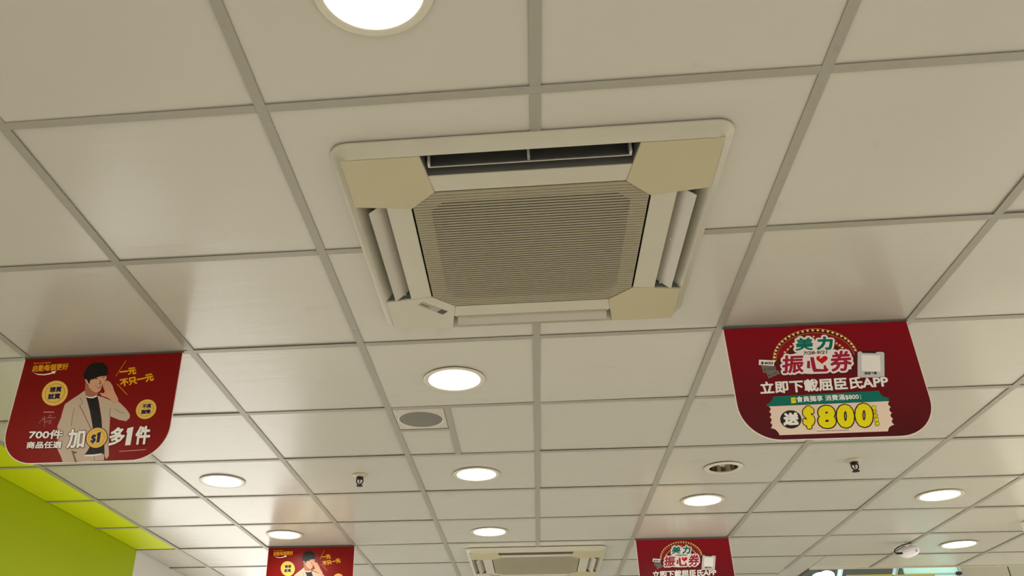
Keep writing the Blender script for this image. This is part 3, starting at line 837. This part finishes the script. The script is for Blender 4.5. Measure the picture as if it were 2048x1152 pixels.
ART_VOUCHER = [
('poly', 'marquee/arch', 'maroon', 2, [(137.1, 129.3), (138.0, 117.6), (140.6, 106.0), (144.7, 94.4), (150.4, 83.2), (157.6, 72.3), (166.2, 62.0), (176.0, 52.4), (187.1, 43.7), (199.1, 35.8), (212.1, 28.9), (225.8, 23.2), (240.1, 18.7), (254.7, 15.4), (269.6, 13.4), (284.4, 12.7), (299.0, 13.4), (313.3, 15.4), (327.0, 18.6), (340.0, 23.1), (352.0, 28.8), (363.1, 35.5), (372.9, 43.3), (381.5, 52.0), (388.7, 61.5), (394.4, 71.7), (398.6, 82.4), (401.2, 93.6), (402.2, 105.0), (401.6, 116.5), (373.9, 177.6), (158.7, 178.8)]),
('poly', 'marquee/arch_rim', 'gold_dark', 3, [(137.5, 121.9), (139.1, 111.7), (142.0, 101.5), (146.0, 91.5), (151.2, 81.8), (157.6, 72.3), (165.0, 63.3), (173.4, 54.8), (182.7, 46.9), (192.9, 39.7), (203.8, 33.2), (215.3, 27.5), (227.4, 22.7), (239.9, 18.7), (252.6, 15.8), (265.6, 13.8), (278.5, 12.8), (291.4, 12.9), (304.1, 13.9), (316.4, 16.0), (328.3, 19.0), (339.6, 22.9), (350.2, 27.8), (360.0, 33.5), (369.0, 40.0), (377.0, 47.2), (384.0, 55.1), (390.0, 63.6), (394.8, 72.5), (398.4, 81.9), (400.8, 91.6), (402.1, 101.5), (402.1, 111.6), (400.2, 111.8), (400.1, 101.9), (398.9, 92.2), (396.5, 82.7), (392.9, 73.5), (388.2, 64.8), (382.3, 56.5), (375.4, 48.7), (367.5, 41.7), (358.6, 35.3), (348.9, 29.7), (338.4, 24.9), (327.3, 21.1), (315.6, 18.1), (303.4, 16.1), (291.0, 15.1), (278.3, 15.0), (265.5, 16.0), (252.8, 17.9), (240.2, 20.8), (227.9, 24.6), (216.0, 29.3), (204.7, 34.9), (193.9, 41.3), (183.9, 48.4), (174.7, 56.1), (166.4, 64.4), (159.2, 73.3), (152.9, 82.5), (147.8, 92.1), (143.8, 101.9), (141.0, 111.8), (139.4, 121.8)]),
('poly', 'marquee/arch_rim', 'gold_dark', 3, [(147.8, 121.3), (149.2, 112.5), (151.7, 103.8), (155.4, 95.1), (160.1, 86.7), (165.8, 78.6), (172.6, 70.8), (180.2, 63.5), (188.7, 56.7), (198.0, 50.5), (208.0, 45.0), (218.5, 40.1), (229.6, 36.0), (241.0, 32.7), (252.7, 30.1), (264.6, 28.5), (276.5, 27.7), (288.4, 27.7), (300.0, 28.7), (311.4, 30.5), (322.4, 33.1), (332.8, 36.5), (342.7, 40.7), (351.8, 45.7), (360.2, 51.3), (367.7, 57.5), (374.3, 64.3), (379.9, 71.6), (384.4, 79.4), (387.9, 87.5), (390.3, 95.9), (391.6, 104.4), (391.7, 113.1), (390.2, 113.3), (390.1, 104.8), (388.8, 96.3), (386.4, 88.1), (383.0, 80.2), (378.4, 72.6), (372.9, 65.4), (366.4, 58.7), (359.0, 52.6), (350.7, 47.1), (341.7, 42.2), (331.9, 38.1), (321.6, 34.7), (310.8, 32.1), (299.5, 30.4), (288.0, 29.5), (276.3, 29.4), (264.6, 30.2), (252.8, 31.8), (241.3, 34.3), (230.0, 37.6), (219.1, 41.6), (208.7, 46.4), (198.8, 51.8), (189.7, 57.9), (181.3, 64.6), (173.7, 71.7), (167.1, 79.4), (161.4, 87.3), (156.8, 95.6), (153.2, 104.0), (150.7, 112.6), (149.3, 121.3)]),
('poly', 'marquee/arch_inner', 'red_print', 3, [(151.3, 115.0), (153.4, 106.9), (156.5, 98.8), (160.5, 90.9), (165.6, 83.2), (171.5, 75.9), (178.3, 68.9), (186.0, 62.3), (194.3, 56.3), (203.4, 50.8), (213.0, 45.9), (223.2, 41.6), (233.7, 38.0), (244.6, 35.2), (255.7, 33.0), (266.9, 31.7), (278.2, 31.1), (289.4, 31.3), (300.4, 32.3), (311.1, 34.0), (321.4, 36.5), (331.3, 39.7), (340.6, 43.6), (349.3, 48.2), (357.3, 53.4), (364.5, 59.1), (370.8, 65.4), (376.3, 72.1), (380.9, 79.3), (384.4, 86.7), (387.0, 94.4), (388.6, 102.4), (389.1, 110.4), (365.3, 113.6), (364.7, 107.8), (363.2, 102.1), (361.0, 96.5), (358.0, 91.1), (354.2, 86.0), (349.7, 81.2), (344.5, 76.6), (338.6, 72.5), (332.1, 68.7), (325.1, 65.4), (317.5, 62.6), (309.6, 60.3), (301.3, 58.4), (292.7, 57.2), (283.9, 56.4), (275.0, 56.2), (266.1, 56.6), (257.1, 57.6), (248.3, 59.0), (239.7, 61.1), (231.3, 63.6), (223.3, 66.6), (215.7, 70.1), (208.5, 74.0), (201.9, 78.3), (195.9, 83.0), (190.6, 88.0), (185.9, 93.3), (182.0, 98.8), (178.8, 104.4), (176.5, 110.2), (174.9, 116.1)]),
('poly', 'marquee/arch_rim', 'gold_dark', 4, [(173.4, 111.3), (175.6, 105.5), (178.5, 99.7), (182.2, 94.1), (186.5, 88.7), (191.6, 83.5), (197.3, 78.6), (203.5, 74.1), (210.4, 69.9), (217.7, 66.1), (225.4, 62.8), (233.6, 59.9), (242.0, 57.5), (250.6, 55.7), (259.4, 54.3), (268.3, 53.5), (277.2, 53.2), (286.0, 53.5), (294.7, 54.3), (303.2, 55.6), (311.4, 57.5), (319.2, 59.9), (326.7, 62.7), (333.6, 66.0), (340.1, 69.8), (346.0, 73.9), (351.2, 78.4), (355.8, 83.3), (359.7, 88.4), (362.9, 93.8), (365.3, 99.4), (367.0, 105.1), (367.8, 110.9), (366.3, 111.2), (365.4, 105.5), (363.8, 99.9), (361.4, 94.5), (358.3, 89.3), (354.4, 84.3), (349.9, 79.6), (344.7, 75.2), (338.9, 71.1), (332.5, 67.5), (325.7, 64.2), (318.3, 61.4), (310.6, 59.1), (302.5, 57.3), (294.1, 56.0), (285.6, 55.2), (276.9, 54.9), (268.2, 55.2), (259.4, 56.0), (250.8, 57.3), (242.3, 59.1), (234.0, 61.4), (226.0, 64.2), (218.4, 67.5), (211.2, 71.2), (204.5, 75.2), (198.3, 79.7), (192.7, 84.4), (187.8, 89.4), (183.5, 94.7), (179.9, 100.2), (177.0, 105.8), (174.9, 111.5)]),
('dots', 'marquee/bulbs', 'bulb', 4, [(144.9, 109.2), (148.1, 97.4), (153.2, 85.9), (160.2, 74.8), (169.0, 64.3), (179.5, 54.6), (191.4, 45.8), (204.6, 38.1), (218.8, 31.5), (234.0, 26.3), (249.7, 22.5), (265.7, 20.1), (281.8, 19.3), (297.8, 20.0), (313.3, 22.1), (328.1, 25.7), (341.9, 30.7), (354.6, 37.1), (366.0, 44.6), (375.8, 53.2), (384.0, 62.7), (390.3, 73.0), (394.8, 84.0), (397.3, 95.3), (142.5, 121.9)], 4.0),
('dots', 'marquee/bulbs', 'bulb', 5, [(179.8, 92.7), (191.1, 83.7), (201.9, 73.0), (212.4, 63.9), (280.4, 41.8), (345.8, 68.5), (353.8, 76.2), (360.6, 84.7), (368.1, 92.8), (334.5, 92.1)], 3.0),
('text', 'title_lettering/backing', 'cream', 6, '美', (215.2, 88.3), (266.2, 88.1), (225.5, 46.2), 8.5),
('text', 'title_lettering/backing', 'cream', 6, '力', (282.1, 88.0), (326.2, 89.2), (292.6, 45.1), 8.5),
('text', 'title_lettering/backing', 'cream', 6, '振', (158.4, 165.0), (221.1, 165.1), (171.9, 106.1), 8.0),
('text', 'title_lettering/backing', 'cream', 6, '券', (306.5, 165.5), (368.9, 164.0), (321.9, 98.4), 8.0),
('poly', 'title_lettering/backing', 'cream', 6, [(222.4, 55.7), (330.3, 56.5), (328.4, 91.0), (379.7, 104.1), (370.4, 160.7), (310.4, 164.4), (293.9, 172.0), (242.0, 171.9), (161.9, 162.2), (168.3, 109.4), (219.9, 96.7)]),
('text', 'title_lettering/green_word', 'teal', 7, '美', (215.2, 88.3), (266.2, 88.1), (225.5, 46.2), 1.7),
('text', 'title_lettering/green_word', 'teal', 7, '力', (282.1, 88.0), (326.2, 89.2), (292.6, 45.1), 2.6),
('text', 'title_lettering/date', 'maroon', 7, '7/28-9/21', (235.0, 104.3), (307.2, 103.7), (238.5, 94.1), 0.5),
('text', 'title_lettering', 'crimson', 7, '振', (158.4, 165.0), (221.1, 165.1), (171.9, 106.1), 2.0),
('poly', 'title_lettering', 'crimson', 7, [(242.6, 126.6), (250.6, 126.9), (246.4, 153.0), (236.3, 150.8)]),
('poly', 'title_lettering', 'crimson', 7, [(254.0, 114.3), (265.3, 113.9), (264.3, 154.7), (286.5, 157.5), (289.4, 144.1), (295.1, 143.4), (296.9, 153.4), (301.3, 159.0), (295.3, 165.9), (254.1, 165.4), (251.7, 150.5)]),
('text', 'title_lettering', 'crimson', 7, '券', (306.5, 165.5), (368.9, 164.0), (321.9, 98.4), 2.0),
('poly', 'heart', 'scarlet', 8, [(289.6, 118.4), (289.8, 117.8), (290.8, 116.2), (292.7, 114.2), (295.6, 112.5), (299.0, 111.8), (302.4, 112.4), (305.2, 114.2), (306.8, 117.0), (306.9, 120.3), (305.4, 123.6), (302.5, 126.7), (298.7, 129.6), (294.6, 132.2), (290.8, 134.7), (287.8, 137.0), (285.9, 138.9), (285.0, 140.2), (284.9, 140.6), (284.9, 140.2), (284.5, 138.8), (283.5, 136.8), (281.5, 134.3), (278.9, 131.5), (275.9, 128.6), (273.4, 125.4), (271.9, 122.1), (271.8, 118.7), (273.3, 115.5), (276.1, 112.9), (279.6, 111.3), (283.2, 111.1), (286.2, 112.1), (288.3, 114.0), (289.4, 116.2), (289.6, 117.8)]),
('ell', 'heart/highlight', 'bulb', 9, (285.3, 116.8), (3.66, -1.96), (0.75, 2.62), 16),
('poly', 'voucher#1', 'white', 5, [(95.2, 115.5), (142.4, 120.2), (137.3, 139.5), (91.1, 134.1)]),
('text', 'voucher#1/amount', 'ink', 6, '$400', (97.0, 132.7), (133.8, 136.0), (100.7, 122.6), 0.55),
('poly', 'voucher#2', 'grey_dark', 4, [(98.9, 137.0), (141.4, 141.4), (140.7, 159.1), (100.5, 161.6)]),
('text', 'voucher#2/amount', 'ink_soft', 5, '$300', (102.9, 156.7), (136.9, 155.6), (104.4, 144.0), 0.4),
('poly', 'voucher#3', 'grey_dark', 3, [(109.3, 162.8), (146.5, 154.3), (150.7, 165.9), (113.3, 181.5)]),
('text', 'voucher#3/amount', 'ink_soft', 4, '$100', (113.6, 176.0), (144.7, 165.6), (112.0, 168.4), 0.4),
('poly', 'phone', 'ink', 4, [(400.3, 102.0), (405.4, 98.0), (482.4, 102.4), (484.5, 110.2), (464.7, 193.0), (379.4, 191.9)]),
('poly', 'phone/screen', 'grey_light', 5, [(401.9, 105.1), (405.8, 101.0), (414.0, 100.9), (416.4, 106.6), (455.8, 109.7), (460.7, 104.8), (479.7, 105.7), (482.1, 110.9), (462.9, 191.7), (382.0, 190.3)]),
('poly', 'phone/blank_square', 'white', 6, [(412.3, 112.8), (467.1, 117.8), (455.8, 172.8), (399.4, 167.8)]),
('text', 'phone/caption', 'ink', 6, '掃碼下載', (404.7, 181.0), (442.0, 181.3), (406.8, 172.3), 0.3),
('text', 'download_lettering/outline', 'maroon', 6, '立即下載屈臣氏APP', (80.4, 233.1), (466.6, 225.1), (84.5, 193.6), 3.0),
('text', 'download_lettering', 'white', 7, '立即下載屈臣氏APP', (80.4, 233.1), (466.6, 225.1), (84.5, 193.6), 1.5),
('poly', 'ticket_ribbon', 'teal', 4, [(116.8, 242.8), (434.8, 236.4), (437.4, 247.8), (444.4, 256.2), (458.6, 261.2), (453.9, 271.4), (89.7, 273.4), (89.7, 269.4), (102.9, 261.8), (110.4, 253.1)]),
('text', 'ticket_ribbon/lettering', 'white', 5, '會員獨享 消費滿$800', (183.1, 265.3), (369.5, 262.5), (184.7, 246.3), 0.45),
('poly', 'ticket_ribbon/tag', 'yellow', 5, [(168.0, 248.9), (182.0, 248.6), (180.6, 266.8), (165.8, 267.5)]),
('line', 'ticket_ribbon/tag_marks', 'teal', 6, [(169.1, 254.6), (180.2, 254.2)], 1.0),
('line', 'ticket_ribbon/tag_marks', 'teal', 6, [(168.7, 260.3), (179.8, 259.9)], 1.0),
('line', 'ticket_ribbon/lettering', 'white', 5, [(376.0, 247.4), (377.2, 251.5)], 1.4),
('line', 'ticket_ribbon/lettering', 'white', 5, [(375.2, 253.8), (376.6, 257.1)], 1.4),
('line', 'ticket_ribbon/lettering', 'white', 5, [(374.7, 259.1), (376.1, 262.4)], 1.4),
('poly', 'ticket', 'ticket', 4, [(92.3, 275.1), (96.1, 274.9), (98.3, 277.9), (99.9, 281.0), (100.3, 284.0), (99.3, 286.9), (97.2, 289.8), (94.3, 292.6), (94.3, 292.6), (96.6, 295.7), (98.2, 298.7), (98.6, 301.7), (97.6, 304.6), (95.5, 307.4), (92.6, 310.3), (92.6, 310.3), (94.9, 313.3), (96.5, 316.3), (96.9, 319.2), (95.9, 322.1), (93.7, 325.0), (90.9, 327.8), (90.9, 327.8), (93.2, 330.8), (94.8, 333.8), (95.1, 336.7), (94.2, 339.6), (92.1, 342.4), (89.2, 345.2), (102.0, 350.7), (108.6, 360.0), (111.1, 369.4), (429.1, 368.1), (433.9, 357.4), (442.2, 351.1), (452.6, 347.6), (450.0, 344.3), (448.2, 341.1), (447.6, 338.0), (448.6, 334.9), (450.8, 331.8), (453.8, 328.8), (453.8, 328.8), (451.2, 325.5), (449.3, 322.3), (448.8, 319.1), (449.7, 316.0), (452.0, 312.9), (455.0, 309.8), (455.0, 309.8), (452.4, 306.6), (450.5, 303.3), (450.0, 300.1), (450.9, 297.0), (453.2, 293.9), (456.3, 290.8), (456.3, 290.8), (453.6, 287.5), (451.7, 284.2), (451.2, 281.0), (452.1, 277.8), (454.4, 274.7), (457.5, 271.6)]),
('ell', 'ticket/black_disc', 'ink', 5, (154.0, 319.9), (31.19, 3.57), (-7.69, 29.39), 40),
('text', 'ticket/gift_word', 'white', 6, '送', (130.3, 337.2), (171.8, 336.3), (137.3, 300.9), 2.6),
('text', 'ticket/price_outline', 'ink', 6, '$', (190.4, 348.0), (215.7, 347.3), (200.6, 283.7), 7.2),
('text', 'ticket/price_outline', 'ink', 6, '8', (236.4, 346.5), (277.0, 346.4), (245.9, 285.0), 9.2),
('text', 'ticket/price_outline', 'ink', 6, '0', (291.9, 346.9), (330.6, 346.7), (303.0, 284.0), 9.3),
('text', 'ticket/price_outline', 'ink', 6, '0', (346.1, 347.3), (385.5, 346.3), (358.2, 282.9), 9.3),
('text', 'ticket/price', 'yellow', 7, '$', (190.4, 348.0), (215.7, 347.3), (200.6, 283.7), 4.4),
('text', 'ticket/price', 'yellow', 7, '8', (236.4, 346.5), (277.0, 346.4), (245.9, 285.0), 5.6),
('text', 'ticket/price', 'yellow', 7, '0', (291.9, 346.9), (330.6, 346.7), (303.0, 284.0), 5.9),
('text', 'ticket/price', 'yellow', 7, '0', (346.1, 347.3), (385.5, 346.3), (358.2, 282.9), 5.9),
('line', 'ticket/small_print', 'ink_soft', 5, [(223.7, 360.5), (271.0, 360.6), (316.8, 360.2)], 1.4),
('text', 'ticket/price_outline', 'ink', 6, '電', (400.5, 297.3), (410.6, 297.3), (402.8, 286.2), 1.9),
('text', 'ticket/price', 'yellow', 7, '電', (400.5, 297.3), (410.6, 297.3), (402.8, 286.2), 0.6),
('text', 'ticket/price_outline', 'ink', 6, '子', (399.5, 310.3), (409.6, 310.3), (401.8, 299.3), 1.9),
('text', 'ticket/price', 'yellow', 7, '子', (399.5, 310.3), (409.6, 310.3), (401.8, 299.3), 0.6),
('text', 'ticket/price_outline', 'ink', 6, '折', (398.9, 323.3), (408.9, 323.3), (401.2, 312.4), 1.9),
('text', 'ticket/price', 'yellow', 7, '折', (398.9, 323.3), (408.9, 323.3), (401.2, 312.4), 0.6),
('text', 'ticket/price_outline', 'ink', 6, '價', (398.3, 336.2), (408.3, 336.2), (400.6, 325.3), 1.9),
('text', 'ticket/price', 'yellow', 7, '價', (398.3, 336.2), (408.3, 336.2), (400.6, 325.3), 0.6),
('text', 'ticket/price_outline', 'ink', 6, '券', (397.7, 348.7), (407.7, 348.7), (400.0, 337.9), 1.9),
('text', 'ticket/price', 'yellow', 7, '券', (397.7, 348.7), (407.7, 348.7), (400.0, 337.9), 0.6),
]

def make_banner(name, label, loc, art, base_mat, group):
    root = thing(name, label, 'banner', loc, group)
    me = prism([(s / 1000, -t / 1000) for s, t in outline()][::-1], -.0012, .0012)
    me.transform(Matrix(((1, 0, 0, 0), (0, 0, -1, 0), (0, 1, 0, 0), (0, 0, 0, 1))))
    bm = bmesh.new(); bm.from_mesh(me); bmesh.ops.recalc_face_normals(bm, faces=bm.faces); bm.to_mesh(me); bm.free()
    link('board', me, mat('banner_card', (240, 226, 222), .5), root)
    o_ = outline(2.6)
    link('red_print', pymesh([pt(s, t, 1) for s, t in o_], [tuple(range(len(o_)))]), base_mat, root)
    link('top_clip', boxes((.0, W / 1000, -.004, .006, -.0015, .0035)), mat('clip_shadow_tone', (84, 78, 70), .5), root)  # dark clip colour stands in for the shadow gap above the banner
    parts = {}
    def geo(it, V, F):
        k = it[0]; layer = it[3]
        if k == 'poly':
            b = len(V); dp = ink(); V += [pt(s, t, layer, dp) for s, t in it[4]]; F.append(tuple(range(b, len(V))))
        elif k == 'ell':
            c, a, bb, n = it[4:8]
            b = len(V)
            for q in range(n):
                w = 2 * math.pi * q / n
                V.append(pt(c[0] + a[0] * math.cos(w) + bb[0] * math.sin(w), c[1] + a[1] * math.cos(w) + bb[1] * math.sin(w), layer))
            F.append(tuple(range(b, b + n)))
        elif k == 'dots':
            for c in it[4]:
                b = len(V)
                for q in range(16):
                    w = 2 * math.pi * q / 16
                    V.append(pt(c[0] + it[5] * math.cos(w), c[1] + it[5] * math.sin(w), layer))
                F.append(tuple(range(b, b + 16)))
        elif k == 'line':
            pts, wd = it[4], it[5] / 2
            for A, B in zip(pts, pts[1:]):
                A, B = Vector(A), Vector(B); d = (B - A).normalized(); nr = Vector((-d.y, d.x)) * wd; d = d * wd * .6
                b = len(V); dp = ink()
                for q in (A - d + nr, A - d - nr, B + d - nr, B + d + nr): V.append(pt(q.x, q.y, layer, dp))
                F.append((b, b + 1, b + 2, b + 3))
        elif k == 'text':
            text_geo(it[4], it[5], it[6], it[7], it[8], layer, V, F)
    order = []
    for it in art:
        if it[1] not in parts:
            parts[it[1]] = []; order.append(it[1])
        parts[it[1]].append(it)
    made = {}
    def build(path, parent):
        V, F = [], []
        for it in parts[path]: geo(it, V, F)
        me = pymesh(V, F)
        nm = path.split('/')[-1].split('#')[0]
        return link(nm, me, pm(parts[path][0][2]), parent)
    tops = []
    for p in order:
        t = p.split('/')[0]
        if t not in tops: tops.append(t)
    for t in tops:
        if t in parts:
            made[t] = build(t, root)
        else:
            e = bpy.data.objects.new(t.split('#')[0], None); e.empty_display_size = .02; col.objects.link(e); e.parent = root
            made[t] = e
    for p in order:
        if '/' in p:
            build(p, made[p.split('/')[0]])
    return root

RED = gradient_print('print_red_field', (128, 4, 2), (138, 12, 8))
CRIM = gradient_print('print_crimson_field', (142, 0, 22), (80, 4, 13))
b1 = make_banner('ceiling_banner', 'near red hanging banner with a man in a beige jacket calling', (-1.806, 1.19, CEIL - .004), ART_PORTRAIT, RED, 'red portrait banners')
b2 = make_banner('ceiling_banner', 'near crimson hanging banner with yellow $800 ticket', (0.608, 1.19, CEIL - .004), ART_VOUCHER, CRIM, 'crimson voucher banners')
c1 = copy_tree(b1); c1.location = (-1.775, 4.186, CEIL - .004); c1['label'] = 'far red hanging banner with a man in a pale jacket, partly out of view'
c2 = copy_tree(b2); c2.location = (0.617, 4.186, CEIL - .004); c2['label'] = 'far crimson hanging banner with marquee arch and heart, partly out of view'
